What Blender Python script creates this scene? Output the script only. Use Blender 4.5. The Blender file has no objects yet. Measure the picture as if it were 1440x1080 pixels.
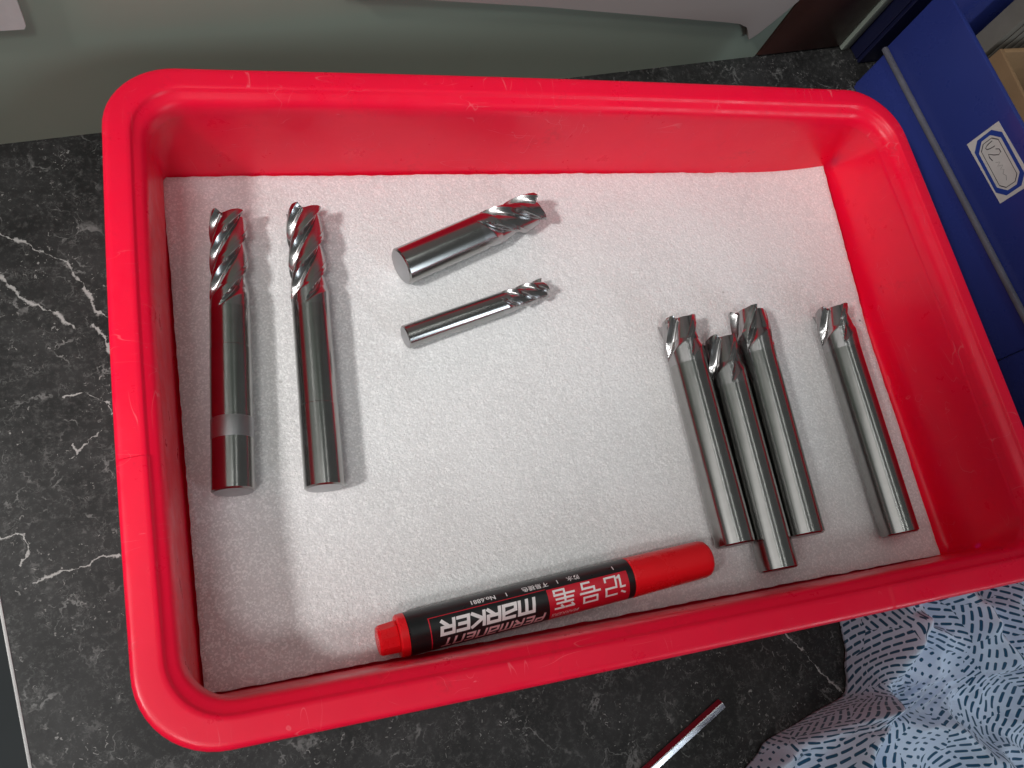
import bpy, bmesh, math, random
from mathutils import Vector, Matrix, noise
random.seed(7)
R = math.radians
sc = bpy.context.scene
col = sc.collection

# ------------------------------------------------------------------ camera
cam_d = bpy.data.cameras.new('camera')
cam = bpy.data.objects.new('camera', cam_d)
col.objects.link(cam)
cam_d.sensor_width = 36.0
cam_d.lens = 29.95
cam_d.clip_start = 0.005
cam_d.clip_end = 50
cam.matrix_world = Matrix((
    (0.945889, 0.086944, -0.312625, 0.033036),
    (-0.181818, 0.939999, -0.288693, 0.013071),
    (0.268768, 0.329912, 0.904943, 0.317260),
    (0, 0, 0, 1)))
sc.camera = cam

# ------------------------------------------------------------------ world and lamps (indoor: no sky, no sun)
world = bpy.data.worlds.new('World')
sc.world = world
world.use_nodes = True
bg = world.node_tree.nodes['Background']
bg.inputs['Color'].default_value = (0.88, 0.92, 0.90, 1)
bg.inputs['Strength'].default_value = 0.10

def lamp(name, kind, loc, target, energy, color=(1, 1, 1), **kw):
    d = bpy.data.lights.new(name, kind)
    o = bpy.data.objects.new(name, d)
    col.objects.link(o)
    d.energy = energy
    d.color = color
    sx = kw.pop('scale', None)
    roll = kw.pop('roll', 0.0)
    for k, v in kw.items():
        setattr(d, k, v)
    o.location = loc
    o.rotation_euler = ((Vector(target) - Vector(loc)).to_track_quat('-Z', 'Y').to_matrix() @ Matrix.Rotation(roll, 3, 'Z')).to_euler()
    if sx:
        o.scale = sx
    return o

# main light, left and a little front; narrow cone stands in for surrounding shade
lamp('key_spot', 'SPOT', (-0.98, -0.16, 1.16), (0.025, 0.118, 0.01), 60, (1.0, 0.975, 0.955),
     spot_size=R(8.8), spot_blend=0.50, shadow_soft_size=0.075, scale=(1.0, 2.9, 1.0), roll=R(5))
# added fill spot beside it: broad, higher and more to the front, so that the shadows stay light
lamp('soft_fill', 'SPOT', (-0.42, -0.52, 1.40), (0.035, 0.126, 0.01), 56, (1.0, 0.99, 0.975),
     spot_size=R(9.6), spot_blend=0.6, shadow_soft_size=0.26, scale=(1.0, 1.9, 1.0), roll=R(-28))
# added fills: broad soft panel at left, cooler one low right front for the cloth
lamp('fill_panel', 'AREA', (-0.42, 0.10, 0.80), (0.04, 0.12, 0), 1.3, (1.0, 0.98, 0.96),
     shape='RECTANGLE', size=0.55, size_y=0.95)
for tx, te in ((0.02, 0.85), (0.62, 0.7)):       # thin ceiling tubes, running front to back
    lamp('ceiling_tube', 'AREA', (tx, 0.25, 1.60), (tx, 0.25, 0), te, (0.97, 1.0, 0.97), shape='RECTANGLE', size=0.035, size_y=1.3)
lamp('side_fill', 'AREA', (1.0, -0.90, 0.58), (0.32, -0.03, 0.02), 3.4, (0.80, 0.91, 1.0),
     shape='RECTANGLE', size=0.12, size_y=0.8)

sc.view_settings.view_transform = 'Standard'
sc.view_settings.look = 'None'
sc.view_settings.exposure = 0.22
sc.view_settings.gamma = 1.0
sc.view_settings.use_curve_mapping = False
sc.render.engine = 'CYCLES'

# ------------------------------------------------------------------ helpers
def tag(o, label=None, cat=None, group=None, kind=None):
    if label: o['label'] = label
    if cat: o['category'] = cat
    if group: o['group'] = group
    if kind: o['kind'] = kind
    return o

def empty(name, loc=(0, 0, 0), rz=0.0):
    o = bpy.data.objects.new(name, None)
    o.empty_display_size = 0.01
    col.objects.link(o)
    o.location = loc
    o.rotation_euler = (0, 0, rz)
    return o

def obj(name, bm, mat, parent=None, smooth=None, recalc=True):
    if recalc:
        bmesh.ops.recalc_face_normals(bm, faces=bm.faces[:])
    me = bpy.data.meshes.new(name)
    bm.to_mesh(me)
    bm.free()
    if mat: me.materials.append(mat)
    o = bpy.data.objects.new(name, me)
    col.objects.link(o)
    if parent: o.parent = parent
    if smooth is not None:
        me.shade_smooth()
        me.set_sharp_from_angle(angle=R(smooth))
    return o

def box(bm, x, y, z, bev=0.0, seg=2):
    vs = [bm.verts.new((a, b, c)) for c in z for b in y for a in x]
    idx = [(0, 2, 3, 1), (4, 5, 7, 6), (0, 1, 5, 4), (2, 6, 7, 3), (0, 4, 6, 2), (1, 3, 7, 5)]
    fs = [bm.faces.new([vs[i] for i in q]) for q in idx]
    if bev:
        es = list({e for f in fs for e in f.edges})
        bmesh.ops.bevel(bm, geom=es, offset=bev, segments=seg, affect='EDGES', profile=0.5)
    return vs

def mbox(name, x, y, z, mat, parent=None, bev=0.0):
    bm = bmesh.new()
    box(bm, x, y, z, bev)
    return obj(name, bm, mat, parent, 35 if bev else None)

def lathe_x(bm, prof, n=48, close=True):
    """profile of (x, r) turned round the X axis"""
    rings = []
    for x, r in prof:
        if r < 1e-6:
            rings.append([bm.verts.new((x, 0, 0))])
        else:
            rings.append([bm.verts.new((x, -r * math.sin(2 * math.pi * i / n), r * math.cos(2 * math.pi * i / n))) for i in range(n)])
    for a, b in zip(rings, rings[1:]):
        for i in range(n):
            j = (i + 1) % n
            if len(a) == 1: bm.faces.new((a[0], b[i], b[j]))
            elif len(b) == 1: bm.faces.new((a[i], b[0], a[j]))
            else: bm.faces.new((a[i], b[i], b[j], a[j]))
    return rings

def prism(bm, pts, h0, h1, axis):
    """extrude a 2D outline; axis maps (u, v, h) to 3D"""
    a = [bm.verts.new(axis(u, v, h0)) for u, v in pts]
    b = [bm.verts.new(axis(u, v, h1)) for u, v in pts]
    bm.faces.new(a); bm.faces.new(b[::-1])
    n = len(pts)
    for i in range(n):
        bm.faces.new((a[i], a[(i + 1) % n], b[(i + 1) % n], b[i]))

def tube(bm, pts, r, n=8):
    rings = []
    for i, p in enumerate(pts):
        p = Vector(p)
        d = (Vector(pts[min(i + 1, len(pts) - 1)]) - Vector(pts[max(i - 1, 0)])).normalized()
        u = d.cross(Vector((0.3, 0.2, 1))).normalized(); v = d.cross(u)
        rings.append([bm.verts.new(p + r * (u * math.cos(2 * math.pi * k / n) + v * math.sin(2 * math.pi * k / n))) for k in range(n)])
    for a, b in zip(rings, rings[1:]):
        for k in range(n):
            bm.faces.new((a[k], a[(k + 1) % n], b[(k + 1) % n], b[k]))
    bm.faces.new(rings[0][::-1]); bm.faces.new(rings[-1])

# ------------------------------------------------------------------ node helpers
class NT:
    def __init__(s, name):
        s.m = bpy.data.materials.new(name); s.m.use_nodes = True
        s.t = s.m.node_tree; s.p = s.t.nodes['Principled BSDF']
    def n(s, kind, **kw):
        nd = s.t.nodes.new(kind)
        for k, v in kw.items(): setattr(nd, k, v)
        return nd
    def set(s, sock, v):
        if isinstance(v, bpy.types.NodeSocket): s.t.links.new(v, sock)
        else: sock.default_value = v
    def math(s, op, a, b=0.0, c=0.0, clamp=False):
        nd = s.n('ShaderNodeMath', operation=op, use_clamp=clamp)
        for i, v in enumerate((a, b, c)): s.set(nd.inputs[i], v)
        return nd.outputs[0]
    def vmath(s, op, a, b=None, scale=None):
        nd = s.n('ShaderNodeVectorMath', operation=op)
        s.set(nd.inputs[0], a)
        if b is not None: s.set(nd.inputs[1], b)
        if scale is not None: s.set(nd.inputs['Scale'], scale)
        return nd.outputs['Value'] if op in ('DOT_PRODUCT', 'LENGTH', 'DISTANCE') else nd.outputs['Vector']
    def noise(s, vec, scale, detail=4, rough=0.55, dist=0.0, out='Fac'):
        nd = s.n('ShaderNodeTexNoise')
        s.set(nd.inputs['Vector'], vec); nd.inputs['Scale'].default_value = scale
        nd.inputs['Detail'].default_value = detail; nd.inputs['Roughness'].default_value = rough
        nd.inputs['Distortion'].default_value = dist
        return nd.outputs[out]
    def voro(s, vec, scale, feature='F1', out='Distance', rnd=1.0):
        nd = s.n('ShaderNodeTexVoronoi', feature=feature)
        s.set(nd.inputs['Vector'], vec); nd.inputs['Scale'].default_value = scale
        nd.inputs['Randomness'].default_value = rnd
        return nd.outputs[out]
    def map(s, v, a, b, c=0.0, d=1.0, smooth=True):
        nd = s.n('ShaderNodeMapRange', interpolation_type='SMOOTHSTEP' if smooth else 'LINEAR')
        s.set(nd.inputs['Value'], v)
        for k, x in zip(('From Min', 'From Max', 'To Min', 'To Max'), (a, b, c, d)): s.set(nd.inputs[k], x)
        return nd.outputs['Result']
    def mix(s, f, a, b):
        nd = s.n('ShaderNodeMix', data_type='RGBA')
        s.set(nd.inputs['Factor'], f)
        for k, v in ((6, a), (7, b)):
            if not isinstance(v, bpy.types.NodeSocket) and len(v) == 3: v = (*v, 1)
            s.set(nd.inputs[k], v)
        return nd.outputs[2]
    def coord(s, k='Object'):
        return s.n('ShaderNodeTexCoord').outputs[k]
    def bump(s, h, strength, dist, normal=None):
        nd = s.n('ShaderNodeBump')
        nd.inputs['Strength'].default_value = strength; nd.inputs['Distance'].default_value = dist
        s.set(nd.inputs['Height'], h)
        if normal is not None: s.set(nd.inputs['Normal'], normal)
        return nd.outputs['Normal']
    def P(s, **kw):
        names = dict(base='Base Color', rough='Roughness', metal='Metallic', spec='Specular IOR Level', normal='Normal',
                     sss='Subsurface Weight', sssr='Subsurface Radius', ssss='Subsurface Scale', coat='Coat Weight',
                     coatr='Coat Roughness', aniso='Anisotropic', sheen='Sheen Weight', trans='Transmission Weight')
        for k, v in kw.items():
            if isinstance(v, tuple) and len(v) == 3 and k == 'base': v = (*v, 1)
            s.set(s.p.inputs[names[k]], v)
        return s.m

def plain(name, base, rough=0.5, metal=0.0, var=0.12, scale=90, bump=0.0, spec=0.5):
    t = NT(name); c = t.coord()
    f = t.noise(c, scale, 5, 0.6)
    b = t.mix(f, tuple(x * (1 - var) for x in base), tuple(min(1, x * (1 + var)) for x in base))
    r = t.map(t.noise(c, scale * 2.3, 3), 0.3, 0.7, rough * 0.85, min(1, rough * 1.15))
    kw = dict(base=b, rough=r, metal=metal, spec=spec)
    if bump: kw['normal'] = t.bump(t.noise(c, scale * 6, 4), bump, 0.0003)
    return t.P(**kw)

# ------------------------------------------------------------------ materials
def mat_table():
    t = NT('dark_marble_laminate'); c = t.coord()
    flat = t.vmath('MULTIPLY', c, (1, 1, 0))
    warp = t.vmath('SUBTRACT', t.noise(flat, 95, 4, 0.6, out='Color'), (0.5, 0.5, 0.5))
    p = t.vmath('ADD', flat, t.vmath('MULTIPLY', warp, (0.0065, 0.0065, 0)))
    warp2 = t.vmath('SUBTRACT', t.noise(flat, 480, 3, 0.6, out='Color'), (0.5, 0.5, 0.5))
    p = t.vmath('ADD', p, t.vmath('MULTIPLY', warp2, (0.0022, 0.0022, 0)))
    mott = t.noise(flat, 38, 6, 0.7)
    fine = t.noise(flat, 420, 5, 0.75)
    base = t.mix(t.map(mott, 0.32, 0.72), (0.013, 0.013, 0.013), (0.034, 0.034, 0.034))
    base = t.mix(t.math('MULTIPLY', t.map(fine, 0.48, 0.68), 0.55), base, (0.085, 0.085, 0.083))
    # cloudy veil of thin hair veins
    hair = t.voro(t.vmath('ADD', flat, t.vmath('MULTIPLY', warp, (0.02, 0.02, 0))), 105, 'DISTANCE_TO_EDGE')
    gate = t.map(t.noise(flat, 70, 4, 0.65), 0.50, 0.66)
    hairm = t.math('MULTIPLY', t.map(hair, 0.004, 0.05, 1, 0), gate)
    base = t.mix(t.math('MULTIPLY', hairm, 0.42), base, (0.34, 0.34, 0.33))
    hair2 = t.voro(t.vmath('ADD', flat, t.vmath('MULTIPLY', warp, (0.03, 0.03, 0))), 300, 'DISTANCE_TO_EDGE')
    gate2 = t.map(t.noise(flat, 130, 4, 0.7), 0.50, 0.66)
    base = t.mix(t.math('MULTIPLY', t.math('MULTIPLY', t.map(hair2, 0.01, 0.10, 1, 0), gate2), 0.22), base, (0.30, 0.30, 0.29))
    # small white flecks
    fl = t.noise(flat, 620, 2, 0.5, 1.2)
    fg = t.map(t.noise(flat, 55, 3, 0.6), 0.42, 0.62)
    flm = t.math('MULTIPLY', t.map(fl, 0.655, 0.70), fg)
    base = t.mix(t.math('MULTIPLY', flm, 0.5), base, (0.50, 0.49, 0.47))
    # the veins one can pick out, as polylines
    veins = [
        (0.0010, [(-0.0426, 0.1907), (-0.0385, 0.1884), (-0.0334, 0.1862), (-0.0264, 0.1812), (-0.0212, 0.178), (-0.0185, 0.1728), (-0.0144, 0.1659), (-0.0127, 0.1609), (-0.0116, 0.1576), (-0.0081, 0.1548)]),
        (0.0013, [(-0.0470, 0.178), (-0.0428, 0.1727), (-0.0378, 0.1661), (-0.0326, 0.1621), (-0.0251, 0.1574), (-0.0223, 0.1538), (-0.0194, 0.1513)]),
        (0.0014, [(-0.0125, 0.1515), (-0.0096, 0.1464), (-0.0072, 0.142), (-0.003, 0.134)]),
        (0.0005, [(-0.0455, 0.0785), (-0.036, 0.0766), (-0.0352, 0.0717), (-0.0374, 0.0662)]),
        (0.0005, [(-0.0343, 0.0611), (-0.0237, 0.0629), (-0.0157, 0.0657), (-0.006, 0.066)]),
        (0.0005, [(-0.0214, 0.1062), (-0.0188, 0.1029), (-0.011, 0.1124)]),
        (0.0006, [(0.2369, -0.0007), (0.2506, -0.0214), (0.2588, -0.0326)]),
        (0.0004, [(-0.0231, 0.1243), (-0.0162, 0.1276), (-0.0095, 0.1216), (-0.0074, 0.1147)]),
    ]
    wob = t.map(t.noise(flat, 230, 4, 0.7), 0.38, 0.66, 0.06, 1.25)
    for w, pts in veins:
        d = None
        for a, b in zip(pts, pts[1:]):
            A = (*a, 0); ba = (b[0] - a[0], b[1] - a[1], 0)
            pa = t.vmath('SUBTRACT', p, A)
            inv = 1.0 / (ba[0] ** 2 + ba[1] ** 2)
            h = t.math('MULTIPLY', t.vmath('DOT_PRODUCT', pa, ba), inv, clamp=True)
            seg = t.vmath('LENGTH', t.vmath('SUBTRACT', pa, t.vmath('SCALE', ba, scale=h)))
            d = seg if d is None else t.math('MINIMUM', d, seg)
        ww = t.math('MULTIPLY', wob, w)
        m = t.map(d, t.math('MULTIPLY', ww, 0.15), ww, 1, 0)
        base = t.mix(t.math('MULTIPLY', m, 0.85), base, (0.46, 0.455, 0.44))
    return t.P(base=base, rough=t.map(fine, 0.3, 0.7, 0.36, 0.52), spec=0.35,
               normal=t.bump(fine, 0.10, 0.0003))

def mat_red(name='red_plastic', base=(0.96, 0.004, 0.042), rough=0.33, sss=0.0):
    t = NT(name); c = t.coord()
    b = t.mix(t.noise(c, 28, 4, 0.6), tuple(x * 0.88 for x in base), tuple(x * 1.08 for x in base))
    scr = t.map(t.noise(t.vmath('MULTIPLY', c, (1, 6, 3)), 260, 3, 0.6), 0.66, 0.76)
    scr = t.math('MULTIPLY', scr, t.map(t.noise(c, 35, 3), 0.5, 0.7))
    b = t.mix(t.math('MULTIPLY', scr, 0.5), b, (0.95, 0.30, 0.32))
    for sv, sc_, gt in (((1, 7, 5), 22, 0.56), ((7, 1.2, 5), 26, 0.58), ((3, 5, 1), 31, 0.60)):   # fine hairline scratches
        ln = t.math('ABSOLUTE', t.math('SUBTRACT', t.noise(t.vmath('MULTIPLY', c, sv), sc_, 1, 0.4), 0.5))
        gm = t.map(t.noise(c, sc_ * 1.7, 2), gt, gt + 0.08)
        b = t.mix(t.math('MULTIPLY', t.math('MULTIPLY', t.map(ln, 0.001, 0.006, 1, 0), gm), 0.30), b, (0.98, 0.25, 0.28))
    sm = t.math('MULTIPLY', t.map(t.noise(c, 55, 6, 0.75), 0.56, 0.72), 0.22)
    b = t.mix(sm, b, (0.42, 0.02, 0.03))
    r = t.map(t.noise(c, 70, 5, 0.65), 0.3, 0.7, rough * 0.8, rough * 1.35)
    h = t.math('ADD', t.noise(c, 40, 3), t.math('MULTIPLY', t.noise(c, 900, 3), 0.05))
    nrm = t.bump(h, 0.14, 0.0016)
    if sss:
        return t.P(base=b, rough=r, spec=0.36, normal=nrm, sss=sss, sssr=(1.0, 0.06, 0.08), ssss=0.0022)
    return t.P(base=b, rough=r, spec=0.4, normal=nrm)

def mat_foam():
    t = NT('pearl_foam'); c = t.coord()
    vc = t.voro(c, 1700, 'F1', 'Color')
    n1 = t.noise(c, 900, 3, 0.7)
    n2 = t.noise(c, 330, 3, 0.6)
    h = t.math('ADD', t.math('MULTIPLY', n1, 1.0), t.math('MULTIPLY', n2, 0.8))
    spk = t.map(t.vmath('DOT_PRODUCT', vc, (0.6, 0.3, 0.1)), 0.56, 0.72)
    dirt = t.map(t.noise(c, 22, 5, 0.6), 0.35, 0.7)
    b = t.mix(dirt, (0.72, 0.725, 0.73), (0.66, 0.662, 0.665))
    b = t.mix(t.math('MULTIPLY', t.map(n1, 0.36, 0.56, 1, 0), 0.22), b, (0.50, 0.49, 0.49))
    b = t.mix(t.math('MULTIPLY', spk, 0.75), b, (0.98, 0.98, 0.98))  # sparkle of the foam cells painted in as pale specks
    b = t.mix(t.math('MULTIPLY', t.map(t.voro(c, 70, 'F1', 'Distance'), 0.035, 0.06, 1, 0), t.map(t.noise(c, 30, 2), 0.55, 0.6)), b, (0.22, 0.21, 0.20))
    nrm = t.bump(h, 0.85, 0.00055)
    jit = t.vmath('SCALE', t.vmath('SUBTRACT', vc, (0.5, 0.5, 0.5)), scale=t.math('MULTIPLY', spk, 0.30))
    nrm = t.vmath('NORMALIZE', t.vmath('ADD', nrm, jit))
    return t.P(base=b, rough=t.map(spk, 0, 1, 0.60, 0.22), spec=t.map(spk, 0, 1, 0.3, 0.9), normal=nrm)

def mat_metal(name, base=(0.37, 0.365, 0.355), rough=0.20, ring=True):
    t = NT(name); c = t.coord()
    g = t.noise(t.vmath('MULTIPLY', c, (0, 0, 2200)), 1.0, 4, 0.7)
    b = t.mix(t.noise(c, 120, 4, 0.6), tuple(x * 0.8 for x in base), tuple(x * 1.12 for x in base))
    sm = t.map(t.noise(t.vmath('MULTIPLY', c, (1, 1, 0.25)), 160, 5, 0.65), 0.35, 0.75, rough * 0.97, rough * 1.06)
    return t.P(base=b, metal=1.0, rough=sm, normal=t.bump(g, 0.003 if ring else 0.006, 0.0002))

def mat_cloth():
    t = NT('patterned_cotton'); uv = t.coord('UV')
    warp = t.vmath('SUBTRACT', t.noise(uv, 60, 2, 0.5, out='Color'), (0.5, 0.5, 0.5))
    q = t.vmath('ADD', uv, t.vmath('MULTIPLY', warp, (0.002, 0.002, 0)))
    vc = t.voro(q, 48, 'F1', 'Color')
    sep = t.n('ShaderNodeSeparateColor'); t.set(sep.inputs[0], vc)
    rot = t.n('ShaderNodeVectorRotate', rotation_type='Z_AXIS')
    t.set(rot.inputs['Vector'], q); t.set(rot.inputs['Angle'], t.math('MULTIPLY', sep.outputs[0], 6.283))
    sx = t.n('ShaderNodeSeparateXYZ'); t.set(sx.inputs[0], rot.outputs[0])
    Y = t.math('DIVIDE', sx.outputs[1], 0.0030)
    row = t.math('FLOOR', Y)
    rr = t.n('ShaderNodeTexWhiteNoise', noise_dimensions='1D'); t.set(rr.inputs['W'], row)
    pitch = t.map(sep.outputs[1], 0.0, 1.0, 0.0046, 0.0068, smooth=False)
    X = t.math('ADD', t.math('DIVIDE', sx.outputs[0], pitch), rr.outputs['Value'])
    fx = t.math('ABSOLUTE', t.math('SUBTRACT', t.math('FRACT', X), 0.5))
    fy = t.math('ABSOLUTE', t.math('SUBTRACT', t.math('FRACT', Y), 0.5))
    half = t.map(sep.outputs[2], 0.06, 0.22, 0.06, 0.31)
    dx = t.math('MULTIPLY', t.math('MAXIMUM', t.math('SUBTRACT', fx, half), 0.0), pitch)
    dy = t.math('MULTIPLY', fy, 0.0030)
    d = t.math('SQRT', t.math('ADD', t.math('MULTIPLY', dx, dx), t.math('MULTIPLY', dy, dy)))
    mask = t.map(d, 0.00046, 0.00070, 1, 0)
    tone = t.noise(uv, 18, 3)
    b0 = t.mix(tone, (0.58, 0.70, 0.90), (0.70, 0.78, 0.93))
    b = t.mix(mask, b0, (0.015, 0.085, 0.17))
    w = t.n('ShaderNodeTexWave', wave_type='BANDS', bands_direction='X'); t.set(w.inputs['Vector'], uv); w.inputs['Scale'].default_value = 500
    w2 = t.n('ShaderNodeTexWave', wave_type='BANDS', bands_direction='Y'); t.set(w2.inputs['Vector'], uv); w2.inputs['Scale'].default_value = 500
    h = t.math('ADD', w.outputs['Fac'], w2.outputs['Fac'])
    return t.P(base=b, rough=0.85, spec=0.2, sheen=0.25, normal=t.bump(h, 0.25, 0.0002))

M = dict(
    table=mat_table(), red=mat_red(sss=0.15), red_basin=mat_red('red_plastic_wall', sss=0.5), foam=mat_foam(),
    metal=mat_metal('ground_carbide'), metal_head=mat_metal('fluted_carbide', (0.43, 0.42, 0.42), 0.22, False),
    metal_end=mat_metal('sawn_carbide_end', (0.42, 0.42, 0.43), 0.42, False),
    steel=mat_metal('polished_steel', (0.60, 0.60, 0.63), 0.26, False),
    cloth=mat_cloth(),
    pen_red=mat_red('pen_red_plastic', (0.82, 0.010, 0.018), 0.28),
    pen_black=plain('pen_black_plastic', (0.010, 0.011, 0.012), 0.32, var=0.2),
    print_red=plain('printed_red', (0.55, 0.012, 0.030), 0.36),
    print_white=plain('printed_white', (0.78, 0.78, 0.78), 0.45, var=0.05),
    print_pink=plain('printed_pale_red', (0.66, 0.40, 0.42), 0.45, var=0.05),
    wall=plain('green_grey_painted_board', (0.33, 0.40, 0.325), 0.33, var=0.10, scale=9, spec=0.45),
    pale=plain('pale_lit_wall', (0.42, 0.37, 0.345), 0.55, var=0.04, scale=12),  # light on the wall put into the colour of the patch
    post=plain('dark_brown_post', (0.085, 0.030, 0.022), 0.35, var=0.2, scale=14),
    strip=plain('pale_green_strip', (0.32, 0.37, 0.32), 0.5, var=0.08),
    blue=plain('blue_bin_plastic', (0.030, 0.048, 0.25), 0.30, var=0.10, scale=30),
    navy=plain('navy_bin_plastic', (0.008, 0.010, 0.045), 0.40, var=0.12, scale=30),
    ridge=plain('scuffed_grey_edge', (0.14, 0.14, 0.17), 0.5, var=0.35, scale=120),
    card=plain('paper_label', (0.66, 0.64, 0.62), 0.6, var=0.12, scale=160),
    ink_blue=plain('label_blue_ink', (0.02, 0.06, 0.33), 0.5, var=0.1),
    ink=plain('pen_ink', (0.02, 0.02, 0.03), 0.5, var=0.1),
    board=plain('brown_cardboard', (0.33, 0.20, 0.10), 0.8, var=0.15, scale=140, bump=0.3),
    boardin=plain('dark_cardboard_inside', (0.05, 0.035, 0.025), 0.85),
    grey=plain('grey_card_sheets', (0.22, 0.20, 0.17), 0.8, var=0.15, scale=140),
    trim=plain('white_edge_trim', (0.45, 0.45, 0.44), 0.4, var=0.12),
    floor=plain('grey_floor', (0.16, 0.17, 0.175), 0.5, var=0.4, scale=3),
    smoke=plain('black_shadow_gap_plastic', (0.012, 0.012, 0.012), 0.5),
)

# ------------------------------------------------------------------ the setting (table frame: x right along the wall, y to the wall)
TA = math.atan2(0.1532, 0.9882)
ez = (0, 0, TA)
def tframe(o):
    o.rotation_euler = ez
    return o
WALL = 0.2327
# tabletop: one slab, left edge with a white trim; material uses world-aligned coordinates, so the mesh is turned, not the object
rotm = Matrix.Rotation(TA, 4, 'Z')
def tbox(name, x, y, z, mat, parent=None, bev=0.0):
    bm = bmesh.new(); box(bm, x, y, z, bev)
    bmesh.ops.transform(bm, matrix=rotm, verts=bm.verts[:])
    return obj(name, bm, mat, parent, 35 if bev else None)
tabletop = tag(tbox('tabletop', (-0.0340, 1.0), (-0.42, 0.60), (-0.022, 0.0), M['table']), kind='structure')
tbox('edge_trim', (-0.0351, -0.0341), (-0.42, 0.60), (-0.022, 0.0003), M['trim'], tabletop, 0.0002)
tag(tbox('floor', (-1.6, 1.6), (-1.2, 1.5), (-0.76, -0.75), M['floor']), kind='structure')
# back wall board, brown post, pale strip
tag(tbox('back_wall', (-0.55, 0.3510), (WALL, WALL + 0.015), (-0.20, 0.62), M['wall']), kind='structure')
post = tbox('wall_post', (0.3513, 0.4085), (WALL - 0.001, WALL + 0.03), (0.0003, 0.62), M['post'], None, 0.002)
tag(post, 'dark reddish brown upright post at the right end of the grey-green wall', 'post')
st = tbox('edge_strip', (0.4088, 0.4140), (WALL - 0.003, WALL + 0.012), (0.0003, 0.62), M['strip'], None, 0.0006)
tag(st, 'narrow pale green upright strip between brown post and blue bins', 'strip')
# lit part of the board, shaped as a thin pale slab with a curved corner
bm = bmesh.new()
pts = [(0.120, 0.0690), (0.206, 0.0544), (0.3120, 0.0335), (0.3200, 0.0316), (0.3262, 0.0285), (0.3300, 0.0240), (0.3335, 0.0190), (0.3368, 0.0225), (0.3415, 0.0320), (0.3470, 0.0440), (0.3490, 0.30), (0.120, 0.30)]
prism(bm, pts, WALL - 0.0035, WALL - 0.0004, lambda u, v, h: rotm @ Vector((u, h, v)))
tag(obj('lit_wall_patch', bm, M['pale']), 'pale pinkish grey patch with curved lower corner, shaped as the lit part of the back wall', 'lit wall patch')
bm = bmesh.new()
prism(bm, [(-0.030, 0.0632), (0.0152, 0.0625), (0.0160, 0.0640), (0.0160, 0.12), (-0.030, 0.12)], WALL - 0.0025, WALL - 0.0003, lambda u, v, h: rotm @ Vector((u, h, v)))
tag(obj('wall_plate', bm, M['card']), 'small light grey plate on the back wall, left of the red tray', 'plate')

# ------------------------------------------------------------------ red tray
QUAD = [Vector((0.0, 0.0)), Vector((0.3400, 0.0006)), Vector((0.3320, 0.2226)), Vector((-0.0003, 0.2247))]   # BL BR TR TL
SIDE = [1.0, 0.72, 1.0, 1.0]            # inset factor of front, right, back, left
NOTCH = {0: 0.775, 3: 0.655}
fr = [sorted(set([i / 26 for i in range(1, 26)] + ([NOTCH[k] - 0.004, NOTCH[k] - 0.001, NOTCH[k] + 0.001, NOTCH[k] + 0.004] if k in NOTCH else []))) for k in range(4)]
NARC = 12
def tray_loop(inset, z, rad, amt=0.0):
    L = []
    for k in range(4):
        a, b = QUAD[k], QUAD[(k + 1) % 4]
        d = (b - a).normalized(); n = Vector((-d.y, d.x))
        L.append((a + n * inset * SIDE[k], d))
    K = []
    for k in range(4):
        (p, d), (q, e) = L[k - 1], L[k]
        det = d.x * (-e.y) + e.x * d.y
        r = q - p
        s = (r.x * (-e.y) + e.x * r.y) / det
        K.append(p + d * s)
    out = []
    for k in range(4):
        d1 = -L[k - 1][1]; d2 = L[k][1]
        for i in range(NARC + 1):
            th = math.pi / 2 * i / NARC
            P = K[k] + d1 * rad * (1 - math.sin(th)) + d2 * rad * (1 - math.cos(th))
            out.append((P, z + amt))
        s0 = K[k] + d2 * rad; s1 = K[(k + 1) % 4] - d2 * rad
        nn = Vector((-d2.y, d2.x))
        for f in fr[k]:
            P = s0.lerp(s1, f)
            w = 0.0
            if k in NOTCH and amt:
                w = 1.0 if (f > NOTCH[k]) else 0.0
            elif amt:
                w = 0.0 if k == 2 else 1.0
            if k in (2,) and amt: w = 0.6
            bow = math.sin(f * math.pi) * (0.0010 if k in (2, 3) else 0.0004)
            P = P - nn * bow * 1.0
            out.append((P, z + amt * w))
    return out
def loft(bm, rows, cap=False):
    rings = []
    for row in rows:
        lp = tray_loop(*row)
        rings.append([bm.verts.new((P.x, P.y, z)) for P, z in lp])
    n = len(rings[0])
    for a, b in zip(rings, rings[1:]):
        for i in range(n):
            j = (i + 1) % n
            bm.faces.new((a[i], a[j], b[j], b[i]))
    return rings
def rad_at(i): return max(0.0245 - 0.70 * i, 0.010)
N_ = 0.0003
rim_rows = [(i, z, rad_at(i), am) for i, z, am in [
    (0.0116, 0.0484, 0), (0.0027, 0.0486, 0), (0.0024, 0.0478, 0), (0.0022, 0.0405, 0), (0.0014, 0.0400, 0), (0.0004, 0.0403, 0), (0.0, 0.0412, 0), (0.0, 0.0505, 0), (0.0002, 0.0518, N_),
    (0.0007, 0.0526, N_), (0.0015, 0.0530, N_), (0.0026, 0.0531, N_), (0.0072, 0.0531, N_), (0.0084, 0.0530, N_), (0.0089, 0.0526, N_), (0.0092, 0.0521, N_),
    (0.0098, 0.0517, 0), (0.0112, 0.0510, 0), (0.0122, 0.0502, 0), (0.0130, 0.0490, 0), (0.0134, 0.0475, 0), (0.0136, 0.0455, 0), (0.0137, 0.0445, 0)]]
tray = empty('red_tray', (0.17, 0.11, 0.0))
tag(tray, 'red plastic tray lined with white foam and holding milling cutters', 'tray')
bm = bmesh.new(); rg = loft(bm, rim_rows)
n = len(rg[0])
for i in range(n):
    bm.faces.new((rg[-1][i], rg[-1][(i + 1) % n], rg[0][(i + 1) % n], rg[0][i]))
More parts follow.
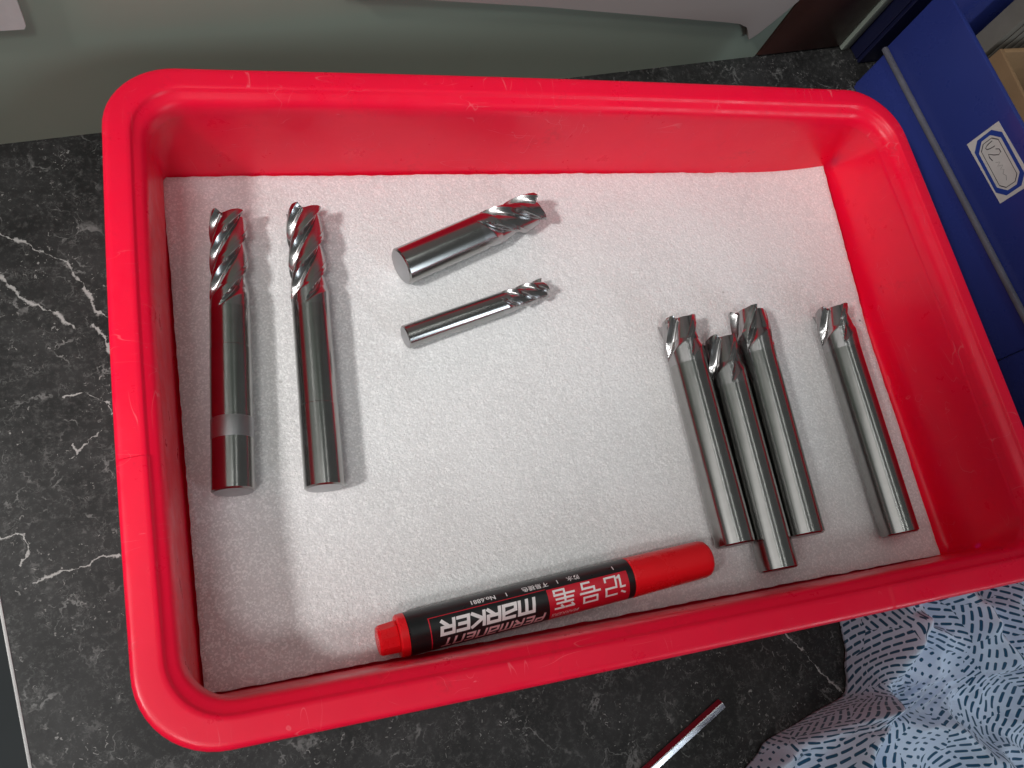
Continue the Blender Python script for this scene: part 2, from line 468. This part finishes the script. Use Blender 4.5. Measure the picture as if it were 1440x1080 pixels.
def to_tray(o):
    o.parent = tray; o.matrix_parent_inverse = Matrix.Translation((-0.17, -0.11, 0))
    return o
to_tray(obj('rim', bm, M['red'], None, 40))
def brad(i): return max(rad_at(0.0137) - 9.0 * max(0, i - 0.0137), 0.0030)
bas = [(i, z, rad_at(i) - 0.2 * max(0, 0.048 - z), 0) for i, z in [
    (0.0116, 0.0484), (0.0124, 0.046), (0.0130, 0.02), (0.0134, 0.006), (0.0142, 0.0022), (0.0162, 0.0006), (0.0200, 0.0003)]]
ins = [(0.0205, 0.0028), (0.0178, 0.0031), (0.0163, 0.0040), (0.0157, 0.0060), (0.0154, 0.0090), (0.0149, 0.020), (0.0143, 0.032), (0.01385, 0.0425), (0.0137, 0.0445)]
ins = [(i, z, brad(i), 0) for i, z in ins]
bm = bmesh.new()
ro = loft(bm, bas); bm.faces.new(ro[-1][::-1])
ri = loft(bm, ins); bm.faces.new(ri[0])
mid = loft(bm, [(0.0129, 0.0452, rad_at(0.0129), 0)])[0]      # hidden top edge of the wall, inside the rim
for i in range(n):
    j = (i + 1) % n
    bm.faces.new((ri[-1][i], ri[-1][j], mid[j], mid[i]))
    bm.faces.new((mid[i], mid[j], ro[0][j], ro[0][i]))
to_tray(obj('basin', bm, M['red_basin'], None, 40))

# ------------------------------------------------------------------ foam sheet
ZF = 0.0088
FC = [Vector((0.0162, 0.0162)), Vector((0.3178, 0.0165)), Vector((0.3190, 0.2078)), Vector((0.0150, 0.2087))]
bm = bmesh.new(); NX, NY = 220, 140
def foam_pt(u, v, top):
    P = FC[0].lerp(FC[1], u).lerp(FC[3].lerp(FC[2], u), v)
    e = min(u * 0.30, (1 - u) * 0.30, v * 0.19, (1 - v) * 0.19)
    x, y = P.x, P.y
    jag = math.exp(-e / 0.002)
    x += jag * 0.0003 * noise.noise((x * 260, y * 260, 1.3)); y += jag * 0.0004 * noise.noise((x * 260, y * 260, 7.7))
    x += jag * 0.0003 * noise.noise((x * 30, y * 30, 4.3)); y += jag * 0.0002 * noise.noise((x * 60, y * 60, 9.7))
    z = ZF + 0.00022 * noise.noise((x * 45, y * 45, 0.2)) + 0.00016 * noise.noise((x * 320, y * 320, 3.1)) * 1.0
    z -= 0.0006 * math.exp(-e / 0.0005)
    lift = 0.0055 * max(0, (u - 0.86) / 0.14) ** 2 * max(0, (v - 0.55) / 0.45)
    z += lift
    return (x, y, z if top else z - 0.0052)
g = [[bm.verts.new(foam_pt(i / NX, j / NY, True)) for i in range(NX + 1)] for j in range(NY + 1)]
b = {}
def bot(i, j):
    if (i, j) not in b: b[(i, j)] = bm.verts.new(foam_pt(i / NX, j / NY, False))
    return b[(i, j)]
for j in range(NY):
    for i in range(NX):
        bm.faces.new((g[j][i], g[j][i + 1], g[j + 1][i + 1], g[j + 1][i]))
per = [(i, 0) for i in range(NX)] + [(NX, j) for j in range(NY)] + [(i, NY) for i in range(NX, 0, -1)] + [(0, j) for j in range(NY, 0, -1)]
for k, (i, j) in enumerate(per):
    i2, j2 = per[(k + 1) % len(per)]
    bm.faces.new((g[j][i], bot(i, j), bot(i2, j2), g[j2][i2]))
bm.faces.new([bot(i, j) for i, j in per])
tag(obj('foam_sheet', bm, M['foam'], None, 60), 'white pearl foam sheet lining the bottom of the red tray', 'foam sheet')

# ------------------------------------------------------------------ end mills
def flute_profile(n):
    """(phase within pitch, radius ratio), cutting edge at phase 0"""
    core = 0.64 if n == 3 else 0.68
    heel = 0.21 if n == 3 else 0.24
    P = [(0.0, 1.0), (0.05, .999), (0.10, .994), (0.105, .988), (heel - .006, .974), (heel, .950)]
    for k in range(1, 15):
        f = k / 14                      # long smooth back of the tooth down to the root
        P.append((heel + (0.80 - heel) * f, .945 - (.945 - core) * (f ** 1.35) * (1 - 0.12 * math.sin(math.pi * f))))
    dr = 1.0 - core
    P += [(0.83, core + .01 * dr), (0.86, core + .07 * dr), (0.89, core + .19 * dr), (0.92, core + .36 * dr), (0.95, core + .57 * dr), (0.975, core + .78 * dr), (0.995, core + .96 * dr)]
    return P
def end_mill(A, B, rs, rh, n, lh, helix, phase, label, band=None, worn=None):
    """A tail, B tip; rs shank radius, rh head radius, lh fluted length"""
    A = Vector((A[0], A[1], ZF + rs)); B = Vector((B[0], B[1], ZF + rs + (rh - rs) * 0.6))
    L = (B - A).length
    root = empty('end_mill', A)
    root.rotation_euler = (B - A).to_track_quat('Z', 'Y').to_euler()
    tag(root, label, 'end mill', 'end mills lying on the foam')
    NS = 64
    def ring(bm, z, r): return [bm.verts.new((r * math.cos(2 * math.pi * i / NS), r * math.sin(2 * math.pi * i / NS), z)) for i in range(NS)]
    def lathe(prof, name, mat, c0, c1):
        bm = bmesh.new(); rr = [ring(bm, z, r) for z, r in prof]
        for a, b_ in zip(rr, rr[1:]):
            for i in range(NS): bm.faces.new((a[i], a[(i + 1) % NS], b_[(i + 1) % NS], b_[i]))
        if c0: bm.faces.new(rr[0][::-1])
        if c1: bm.faces.new(rr[-1])
        return obj(name, bm, mat, root, 32)
    zs = L - lh                      # where the head begins
    ch = rs * 0.09
    z1 = band if band else zs
    lathe([(0.00012, rs - ch - 0.0001), (0.0002 + ch * 0.7, rs), (z1, rs)], 'shank', M['metal'], False, True)
    lathe([(0.0, 0.0002), (0.0, rs * 0.5), (0.00012, rs - ch - 0.00005)], 'end_face', M['metal_end'], True, True)
    if band:
        rn = rs * 0.985
        lathe([(z1 + 0.00002, rn * 0.985), (z1 + 0.0004, rn * 0.985), (z1 + 0.0005, rn), (zs, rn)], 'neck', M['metal'], False, True)
        rb = rn
    else:
        rb = rs
    if worn:
        lathe([(worn[0], rs + .00001), (worn[0] + .0002, rs + .00004), (worn[1] - .0002, rs + .00004), (worn[1], rs + .00001)], 'worn_band', M['metal_end'], False, False)
    # fluted head: section twisted along the axis, the flutes running out into the shank
    pr = flute_profile(n)
    phis, rads, us = [], [], []
    for k in range(n):
        for u, r in [pr[0]] + pr[:0:-1]:       # right-hand cut: the land trails the edge
            phis.append(2 * math.pi * (k + ((1 - u) if u else 0.0)) / n); rads.append(r); us.append(u)
    m = len(phis)
    tw = math.tan(R(helix)) / rh
    NZ = 150
    bm = bmesh.new(); rings = []
    core = min(rads); slope = 0.26; run = (1.0 - core) * rh / slope
    for q in range(NZ + 1):
        z = zs + 0.00003 + lh * q / NZ
        zl = z - zs
        k = min(1.0, zl / max(run, 1e-6))
        full = rb + (rh - rb) * min(1.0, zl / (run * 0.9)) ** 1.0
        rg = []
        for ph, r, u in zip(phis, rads, us):
            rr = rh * r
            ramp = max(0.0, (run - zl)) * slope 
            rr = min(full, rr + ramp * 1.0)
            zz = z
            if q == NZ or q >= NZ - 6:
                f = (q - (NZ - 6)) / 6
                gsh = 0.0 if u < 0.18 else min(1.0, (u - 0.18) / 0.5) * (1.0 if u < 0.9 else max(0.0, (1.0 - u) / 0.1))
                zz = z - f * gsh * rh * 0.20
            th = ph + tw * z + phase
            rg.append(bm.verts.new((rr * math.cos(th), rr * math.sin(th), zz)))
        rings.append(rg)
    for a, b_ in zip(rings, rings[1:]):
        for i in range(m): bm.faces.new((a[i], a[(i + 1) % m], b_[(i + 1) % m], b_[i]))
    prev = rings[-1]
    for s, dz in ((0.72, 0.10), (0.45, 0.19), (0.18, 0.24)):
        rg = [bm.verts.new((v.co.x * s, v.co.y * s, v.co.z * 1.0 - dz * rh + (L - 0.30 * rh - v.co.z) * (1 - s) * 0.9)) for v in rings[-1]]
        for i in range(m): bm.faces.new((prev[i], prev[(i + 1) % m], rg[(i + 1) % m], rg[i]))
        prev = rg
    bm.faces.new(prev)
    bm.faces.new(rings[0][::-1])
    obj('fluted_head', bm, M['metal_head'], root, 24)
    return root

end_mill((0.0308, 0.0795), (0.0378, 0.1866), .0073, .0070, 4, .0400, 40, 0.6, 'long end mill at the far left, beside the left tray wall', band=.052, worn=(.0185, .0260))
end_mill((0.0613, 0.0770), (0.0660, 0.1880), .0071, .0071, 4, .0425, 40, 2.2, 'long end mill standing second from the left tray wall', band=.030)
end_mill((0.1005, 0.1615), (0.1625, 0.1862), .0076, .0076, 4, .0310, 40, 0.2, 'thick short end mill lying slanted near the back of the foam')
end_mill((0.0985, 0.1328), (0.1598, 0.1500), .0047, .0047, 4, .0220, 42, 0.9, 'thinnest short end mill, slanted, lying below the thick short one')
end_mill((0.2155, 0.0340), (0.2148, 0.1302), .0079, .0084, 4, .0205, 31, 0.3, 'leftmost end mill of the close group of three')
end_mill((0.2317, 0.0218), (0.2326, 0.1205), .0078, .0079, 4, .0220, 31, 1.3, 'middle end mill of the close group of three, set lower')
end_mill((0.2482, 0.0332), (0.2500, 0.1322), .0078, .0083, 4, .0205, 31, 0.75, 'rightmost end mill of the close group of three')
end_mill((0.2935, 0.0272), (0.2935, 0.1302), .0078, .0083, 4, .0200, 31, 1.0, 'lone end mill at the right, nearest the right tray wall')

# ------------------------------------------------------------------ marker pen
PA, PB = Vector((0.0748, 0.0228, ZF + 0.0075)), Vector((0.2047, 0.0315, ZF + 0.0081))
pen = empty('marker_pen', PA, math.atan2(PB.y - PA.y, PB.x - PA.x))
tag(pen, 'red and black permanent marker pen lying upside down along the tray front', 'marker pen')
RB = 0.0080
pen.scale = (0.965, 0.92, 0.92)
bm = bmesh.new(); lathe_x(bm, [(0.0078, 0), (0.0078, RB - .0004), (0.0082, RB), (0.0955, RB), (0.0958, RB - .0003), (0.0958, 0)], 64)
barrel = obj('barrel', bm, M['pen_black'], pen, 32)
bm = bmesh.new(); lathe_x(bm, [(0.0959, 0), (0.0959, .0077), (0.0963, .0081), (0.1292, .0077), (0.1308, .0073), (0.1317, .0064), (0.1320, .0052), (0.1321, 0)], 64)
cap = obj('cap', bm, M['pen_red'], pen, 32)
bm = bmesh.new(); lathe_x(bm, [(0.0077, 0), (0.0077, .0079), (0.0070, .0080), (0.0052, .0079), (0.0046, .0074), (0.0046, 0)], 64)
plug = obj('end_plug', bm, M['pen_red'], pen, 32)
bm = bmesh.new(); lathe_x(bm, [(0.0045, 0), (0.0045, .0059), (0.0040, .0061), (-.0016, .0057), (-.0024, .0050), (-.0026, .0040), (-.0026, 0)], 10)
obj('button', bm, M['pen_red'], plug, 28)

def wrap(name, bm, mat, x0, a0, lift, shear=0.0):
    """bend flat lettering (tx, ty in metres) round the barrel; it reads from right to left, tops towards the front"""
    ys = [v.co.y for v in bm.verts]
    lo, hi = min(ys), max(ys)
    k = lo + 0.0004
    while k < hi:
        bmesh.ops.bisect_plane(bm, geom=bm.verts[:] + bm.edges[:] + bm.faces[:], plane_co=(0, k, 0), plane_no=(0, 1, 0))
        k += 0.0004
    for v in bm.verts:
        tx, ty, tz = v.co
        tx += shear * ty
        al = a0 + ty / RB
        r = RB + lift + tz
        v.co = (x0 - tx, -r * math.sin(al), r * math.cos(al))
    return obj(name, bm, mat, barrel, None)
def strokes(glyphs, w, h, gap, sw):
    """bold letters drawn as bars on a unit grid; each bar a hair higher than the last so that none are coplanar"""
    bm = bmesh.new(); x = 0; k = 0
    for gl in glyphs:
        gw = gl.get('w', 1.0) * w
        for (x0, y0, x1, y1) in gl['s']:
            p, q = Vector((x + x0 * gw, y0 * h)), Vector((x + x1 * gw, y1 * h))
            d = (q - p).normalized(); nn = Vector((-d.y, d.x)) * sw * gl.get('t', 1.0) / 2
            e = d * sw * gl.get('t', 1.0) * 0.5
            z = 0.000002 * (k % 12); k += 1
            vs = [bm.verts.new((c.x, c.y, z)) for c in (p - e - nn, q + e - nn, q + e + nn, p - e + nn)]
            bm.faces.new(vs)
        x += gw + gap
    return bm, x - gap
G = {
 'M': dict(w=1.25, s=[(0, 0, 0, 1), (0, 1, 1, 1), (.5, 0, .5, 1), (1, 0, 1, 1)]),
 'A': dict(w=1.0, s=[(0.1, 1, 1, 1), (1, 0, 1, 1), (0, 0, 0, .45), (0, 0, 1, 0), (0, .45, 1, .62)]),
 'R': dict(w=.95, s=[(0, 0, 0, 1), (0, 1, 1, 1), (1, .5, 1, 1), (0, .48, 1, .48), (.45, .45, 1, 0)]),
 'K': dict(w=.95, s=[(0, 0, 0, 1), (0.1, .48, 1, 1), (0.1, .52, 1, 0)]),
 'E': dict(w=.85, s=[(0, 0, 0, 1), (0, 1, 1, 1), (0, .5, .85, .5), (0, 0, 1, 0)]),
 'P': dict(w=.9, s=[(0, 0, 0, 1), (0, 1, 1, 1), (1, .45, 1, 1), (0, .45, 1, .45)]),
 'N': dict(w=.95, s=[(0, 0, 0, 1), (0, 1, 1, 1), (1, 0, 1, 1)]),
 'T': dict(w=.85, s=[(0, 1, 1, 1), (.5, 0, .5, 1)]),
 'ji': dict(s=[(0, .95, .16, .86), (0, .62, .22, .62), (.22, .08, .22, .62), (.22, .06, .34, .14), (.45, .95, 1, .95), (1, .58, 1, .95), (.45, .58, 1, .58), (.45, .05, .45, .58), (.45, .05, 1, .05), (1, .05, 1, .22)]),
 'hao': dict(s=[(.15, 1, .85, 1), (.15, .72, .85, .72), (.15, .72, .15, 1), (.85, .72, .85, 1), (0, .50, 1, .50), (.28, .28, .28, .50), (.28, .28, .88, .28), (.88, .02, .88, .28), (.50, .02, .88, .02)]),
 'bi': dict(s=[(.05, .92, .45, .92), (.15, .80, .05, .92), (.58, .92, 1, .92), (.68, .80, .58, .92), (.10, .66, .90, .66), (.08, .46, .92, .46), (0, .26, 1, .26), (.48, .05, .48, .66), (.48, .04, 1, .04), (1, .04, 1, .14)]),
}
fnt_cache = []
def text_bm(s, size, bold=0.0):
    cu = bpy.data.curves.new('t', 'FONT'); cu.body = s; cu.size = size; cu.offset = bold; cu.fill_mode = 'FRONT'; cu.resolution_u = 3
    o = bpy.data.objects.new('t', cu); col.objects.link(o)
    dg = bpy.context.evaluated_depsgraph_get()
    me = bpy.data.meshes.new_from_object(o.evaluated_get(dg))
    bm = bmesh.new(); bm.from_mesh(me)
    bpy.data.objects.remove(o); bpy.data.curves.remove(cu); bpy.data.meshes.remove(me)
    w = max((v.co.x for v in bm.verts), default=0)
    return bm, w
def patch(x0, x1, a0, a1, name, mat, lift):
    bm = bmesh.new(); nseg = max(2, int(abs(a1 - a0) / 4)); rr = RB + lift
    rows = []
    for i in range(nseg + 1):
        a = R(a0 + (a1 - a0) * i / nseg)
        rows.append([bm.verts.new((x, -rr * math.sin(a), rr * math.cos(a))) for x in (x0, x1)])
    for p, q in zip(rows, rows[1:]): bm.faces.new((p[0], p[1], q[1], q[0]))
    return obj(name, bm, mat, barrel, 60)
# lettering: MARKER, PERMANENT, product number, the three big characters on their red field
bmM, wM = strokes([G[c] for c in 'MARKER'], .00455, .0046, .00155, .00122)
wrap('large_lettering', bmM, M['print_white'], .0545, R(-7), .00005, 0.16)
bmP, wP = strokes([G[c] for c in 'PERMANENT'], .0031, .0034, .00145, .00082)
wrap('permanent_lettering', bmP, M['print_pink'], .0580, R(42), .00005, 0.30)
patch(.0600, .0930, -21, 108, 'red_field', M['print_red'], .00003)
for i, c in enumerate(('ji', 'hao', 'bi')):
    bmC, _ = strokes([G[c]], .0078, .0078, 0, .00080)
    wrap('large_character', bmC, M['print_white'], .0912 - i * .0104, R(-15), .00008, 0.05)
bmS, ws = text_bm('MARKERS', .0026, .00004)
wrap('small_lettering', bmS, M['print_pink'], .0720, R(52), .00008, 0.2)
for s, x0, sz, bo in (('No.6881', .0412, .0028, .00006), ('不易褪色', .0618, .0026, .00003), ('防水', .0745, .0026, .00003)):
    bmS, ws = text_bm(s, sz, bo)
    wrap('small_lettering', bmS, M['print_white'], x0, R(-46), .00006)
for x in (.0453, .0655, .0885):
    patch(x - .00018, x + .00018, -45, -32, 'tick_mark', M['print_white'], .00006)
patch(.0150, .0598, -24.5, -22.5, 'red_line', M['print_red'], .00004)
patch(.0150, .0154, -22.4, 70, 'red_line', M['print_red'], .00004)

# ------------------------------------------------------------------ blue bins
bin_a = empty('storage_bin', rotm @ Vector((0.50, 0.10, 0)), TA)
tag(bin_a, 'blue plastic storage bin with paper label, right of the red tray', 'storage bin')
def lb(name, s, t, z, mat, bev=0.0006, parent=bin_a, o=(0.50, 0.10)):
    return mbox(name, (s[0] - o[0], s[1] - o[0]), (t[0] - o[1], t[1] - o[1]), z, mat, parent, bev)
lb('side_panel', (0.4035, 0.4062), (-0.020, 0.2078), (0.0280, 0.0712), M['blue'])
lb('lower_panel', (0.4045, 0.4072), (0.0405, 0.2060), (0.0006, 0.0279), M['blue'])
lb('foot', (0.4030, 0.4074), (-0.020, 0.0402), (0.0004, 0.0277), M['blue'], 0.001)
lb('ridge', (0.4006, 0.4034), (-0.020, 0.2076), (0.0285, 0.0312), M['ridge'], 0.0008)
lb('end_panel', (0.4063, 0.62), (0.2051, 0.2076), (0.0006, 0.0706), M['blue'])
lb('end_panel', (0.4075, 0.62), (-0.0200, -0.0175), (0.0006, 0.0706), M['blue'])
lb('far_panel', (0.6201, 0.6226), (-0.020, 0.2076), (0.0006, 0.0712), M['blue'])
lb('bottom', (0.4075, 0.62), (-0.0174, 0.2050), (0.0006, 0.0030), M['blue'])
# label
def lab(u, v, h): return (0.4035 - h - 0.50, u - 0.10, v)
bm = bmesh.new()
prism(bm, [(0.1060, 0.0448), (0.1392, 0.0440), (0.1388, 0.0630), (0.1056, 0.0640)], 0.00005, 0.0003, lab)
label = obj('paper_label', bm, M['card'], bin_a)
def octring(u0, u1, v0, v1, c, w, h, name, mat):
    def oc(d):
        a, b_, e, f_ = u0 + d, u1 - d, v0 + d, v1 - d
        return [(a + c, e), (b_ - c, e), (b_, e + c), (b_, f_ - c), (b_ - c, f_), (a + c, f_), (a, f_ - c), (a, e + c)]
    bm = bmesh.new(); o_ = [bm.verts.new(lab(*p, h)) for p in oc(0)]; i_ = [bm.verts.new(lab(*p, h)) for p in oc(w)]
    for k in range(8): bm.faces.new((o_[k], o_[(k + 1) % 8], i_[(k + 1) % 8], i_[k]))
    return obj(name, bm, mat, label)
octring(0.1075, 0.1375, 0.0456, 0.0622, 0.0040, 0.0017, 0.0004, 'printed_border', M['ink_blue'])
octring(0.1106, 0.1344, 0.0487, 0.0591, 0.0025, 0.0003, 0.0004, 'printed_border', M['ink'])
def hand(pts, u0, v0, s, r=0.00022):
    bm = bmesh.new()
    tube(bm, [lab(u0 - x * s, v0 + y * s, 0.0003) for x, y in pts], r, 6)
    obj('handwriting', bm, M['ink'], label, 40)
hand([(0, 1), (.05, .4), (.2, .1), (.4, .15), (.5, .5), (.55, 1)], 0.1330, 0.0510, 0.0050)
hand([(0, .75), (.15, .98), (.4, 1), (.5, .75), (.3, .4), (0, .05), (.3, .0), (.6, .1)], 0.1288, 0.0510, 0.0062)
hand([(0, .2), (.2, .6), (.4, .2), (.6, .7), (.8, .3), (1, .6), (1.3, .3), (1.6, .5), (2.0, .3)], 0.1235, 0.0515, 0.0050, 0.00008)
# things in the bin
cb = empty('cardboard_box', rotm @ Vector((0.488, 0.120, 0.003)), TA - R(4))
tag(cb, 'small open brown cardboard box inside the blue bin', 'cardboard box')
for nm, s, t in (('side_panel', (-.048, -.0455), (-.06, .060)), ('side_panel', (.0355, .038), (-.06, .060)), ('end_panel', (-.0453, .0353), (.0575, .060)), ('end_panel', (-.0453, .0353), (-.06, -.0575))):
    mbox(nm, s, t, (.0002, .0500), M['board'], cb, .0005)
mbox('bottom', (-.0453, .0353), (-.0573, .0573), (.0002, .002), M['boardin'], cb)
gs = empty('card_stack', rotm @ Vector((0.486, 0.195, 0.003)), TA)
tag(gs, 'upright stack of grey card sheets inside the blue bin behind the cardboard box', 'card stack')
for i in range(9):
    mbox('card_sheet', (-.036 + i * .0062, -.036 + i * .0062 + .0050), (-.006, .005), (.0002, .068 + .002 * math.sin(i * 2.1)), M['grey'], gs, .0004)
bin_b = empty('storage_bin', rotm @ Vector((0.52, 0.30, 0)), TA)
tag(bin_b, 'dark navy storage bin standing behind the labelled blue bin', 'storage bin')
for nm, s, t, z in (('front_panel', (-.1045, .12), (-.080, -.0775), (.0006, .14)), ('side_panel', (-.1045, -.102), (-.0773, .10), (.0006, .14)), ('side_panel', (.1175, .12), (-.0773, .10), (.0006, .14)), ('end_panel', (-.1018, .1173), (.0975, .10), (.0006, .14)), ('rim', (-.1062, .1215), (-.0830, -.0802), (.132, .1405))):
    mbox(nm, s, t, z, M['navy'], bin_b, .0006)

# ------------------------------------------------------------------ patterned cloth
def interp(tab, x):
    for (a, va), (b_, vb) in zip(tab, tab[1:]):
        if (a - x) * (b_ - x) <= 0:
            f = (x - a) / (b_ - a) if b_ != a else 0
            f = f * f * (3 - 2 * f)
            return va + (vb - va) * f
    return tab[-1][1]
XL = [(0.02, .262), (0.0, .264), (-.012, .262), (-.022, .2600), (-.030, .2560), (-.0345, .236), (-.040, .214), (-.050, .200), (-.065, .192), (-.20, .18)]
def seg_d(x, y, a, b_):
    dx, dy = b_[0] - a[0], b_[1] - a[1]
    t = max(0, min(1, ((x - a[0]) * dx + (y - a[1]) * dy) / (dx * dx + dy * dy)))
    return math.hypot(x - a[0] - dx * t, y - a[1] - dy * t)
FOLDS = [  # polyline, height, width
    ([(.277, .004), (.268, -.014), (.259, -.026), (.249, -.034), (.232, -.048), (.222, -.062), (.21, -.09)], .019, .0075),
    ([(.300, .004), (.308, -.010), (.316, -.024), (.325, -.038), (.345, -.055)], .015, .0085),
    ([(.272, .002), (.287, -.008), (.300, -.018), (.312, -.030)], .006, .0045),
    ([(.345, .004), (.335, -.010), (.345, -.022), (.37, -.03)], .008, .006),
    ([(.262, -.040), (.285, -.050), (.305, -.066), (.32, -.09)], .008, .008),
    ([(.240, -.060), (.262, -.072), (.28, -.10)], .007, .006),
    ([(.205, -.050), (.222, -.041), (.238, -.038)], .006, .005),
]
def cloth_z(x, y, d):
    wx = x + 0.004 * noise.noise((x * 55, y * 55, 2.0)); wy = y + 0.004 * noise.noise((x * 55, y * 55, 5.0))
    z = 0.0
    for pl, h, w in FOLDS:
        dd = min(seg_d(wx, wy, a, b_) for a, b_ in zip(pl, pl[1:]))
        h *= 1.7
        z = max(z, h * math.exp(-(dd / w) ** 1.5)) + 0.25 * min(z, h * math.exp(-(dd / w) ** 1.5))
    z += 0.0022 * (1 - abs(noise.noise((x * 80 + y * 30, y * 60, 1.0)))) + 0.0020 * noise.noise((x * 130 + 60 * y, y * 110, 8.0)) + 0.0009 * noise.noise((x * 300, y * 260, 3.0))
    z += 0.0060 * max(0.0, 1 - 2.6 * abs(noise.noise((x * 46 + y * 38, y * 34 - x * 16, 4.0)))) ** 1.6
    z += 0.0055
    return 0.0012 + max(0.0, z) * (1 - math.exp(-d / 0.0030)) 
bm = bmesh.new(); CU, CV = 84, 76
uvl = bm.loops.layers.uv.new('UVMap')
gv, guv = [], []
for j in range(CV + 1):
    y = 0.008 - 0.150 * j / CV
    xl = interp(XL, y) + 0.0015 * noise.noise((y * 120, 3.3, 0))
    row, ruv = [], []
    px = None; acc = 0
    for i in range(CU + 1):
        f = (i / CU) ** 1.25
        x = xl + (0.42 - xl) * f
        z = cloth_z(x, y, x - xl)
        zlim = 0.034 if y > -0.004 else 0.05
        z = min(z, zlim)
        if px: acc += math.hypot(x - px[0], (z - px[1]) * 0.9)
        px = (x, z)
        row.append(bm.verts.new((x, y, z))); ruv.append([xl + acc, y])
    gv.append(row); guv.append(ruv)
for i in range(CU + 1):
    acc = 0
    for j in range(1, CV + 1):
        a, b_ = gv[j - 1][i].co, gv[j][i].co
        acc += math.hypot(a.y - b_.y, (a.z - b_.z) * 0.9); guv[j][i][1] = -acc
for j in range(CV):
    for i in range(CU):
        f = bm.faces.new((gv[j][i], gv[j + 1][i], gv[j + 1][i + 1], gv[j][i + 1]))
        for lp, (jj, ii) in zip(f.loops, ((j, i), (j + 1, i), (j + 1, i + 1), (j, i + 1))):
            co = gv[jj][ii].co
            lp[uvl].uv = (co.x + 0.55 * co.z, co.y + 0.35 * co.z)
clo = obj('cloth', bm, M['cloth'], None, 180, recalc=False)
# lay the print out flat: unwrap the crumpled sheet, then bring the UVs back to metres
bpy.context.view_layer.objects.active = clo
clo.select_set(True)
bpy.ops.object.mode_set(mode='EDIT')
bpy.ops.mesh.select_all(action='SELECT')
bpy.ops.uv.unwrap(method='MINIMUM_STRETCH', iterations=12, margin=0.0)
bpy.ops.object.mode_set(mode='OBJECT')
clo.select_set(False)
me = clo.data; ul = me.uv_layers[0].data
a3 = auv = 0.0
for p in me.polygons:
    l = [ul[k].uv for k in p.loop_indices]
    auv += abs(sum(l[k].x * l[(k + 1) % 4].y - l[(k + 1) % 4].x * l[k].y for k in range(4))) / 2
    a3 += p.area
ks = math.sqrt(a3 / max(auv, 1e-9))
for d_ in ul: d_.uv = d_.uv * ks
ssf = clo.modifiers.new('smooth', 'SUBSURF'); ssf.levels = 2; ssf.render_levels = 2
sol = clo.modifiers.new('thick', 'SOLIDIFY'); sol.thickness = 0.0006; sol.offset = -1
tag(clo, 'crumpled pale blue cloth with dark dash pattern beside the front of the tray', 'cloth')

# ------------------------------------------------------------------ polished rod on the table
bm = bmesh.new()
a, b_ = Vector((0.1480, -0.0465, 0.0022)), Vector((0.2010, -0.0222, 0.0022))
d = (b_ - a).normalized(); sidev = Vector((-d.y, d.x, 0)); w, hh = 0.0017, 0.0021
sec = [(-.0021, -.0021), (.0014, -.0021), (.0016, -.0010), (.0002, .0008), (-.0002, .0009), (-.0021, .0003)]
r0 = [bm.verts.new(a + sidev * u + Vector((0, 0, v))) for u, v in sec]; r1 = [bm.verts.new(b_ + sidev * u + Vector((0, 0, v))) for u, v in sec]
for i in range(6): bm.faces.new((r0[i], r0[(i + 1) % 6], r1[(i + 1) % 6], r1[i]))
bm.faces.new(r0[::-1]); bm.faces.new(r1)
tag(obj('steel_bar', bm, M['steel']), 'thin polished steel bar lying on the dark tabletop in front of the tray', 'bar')
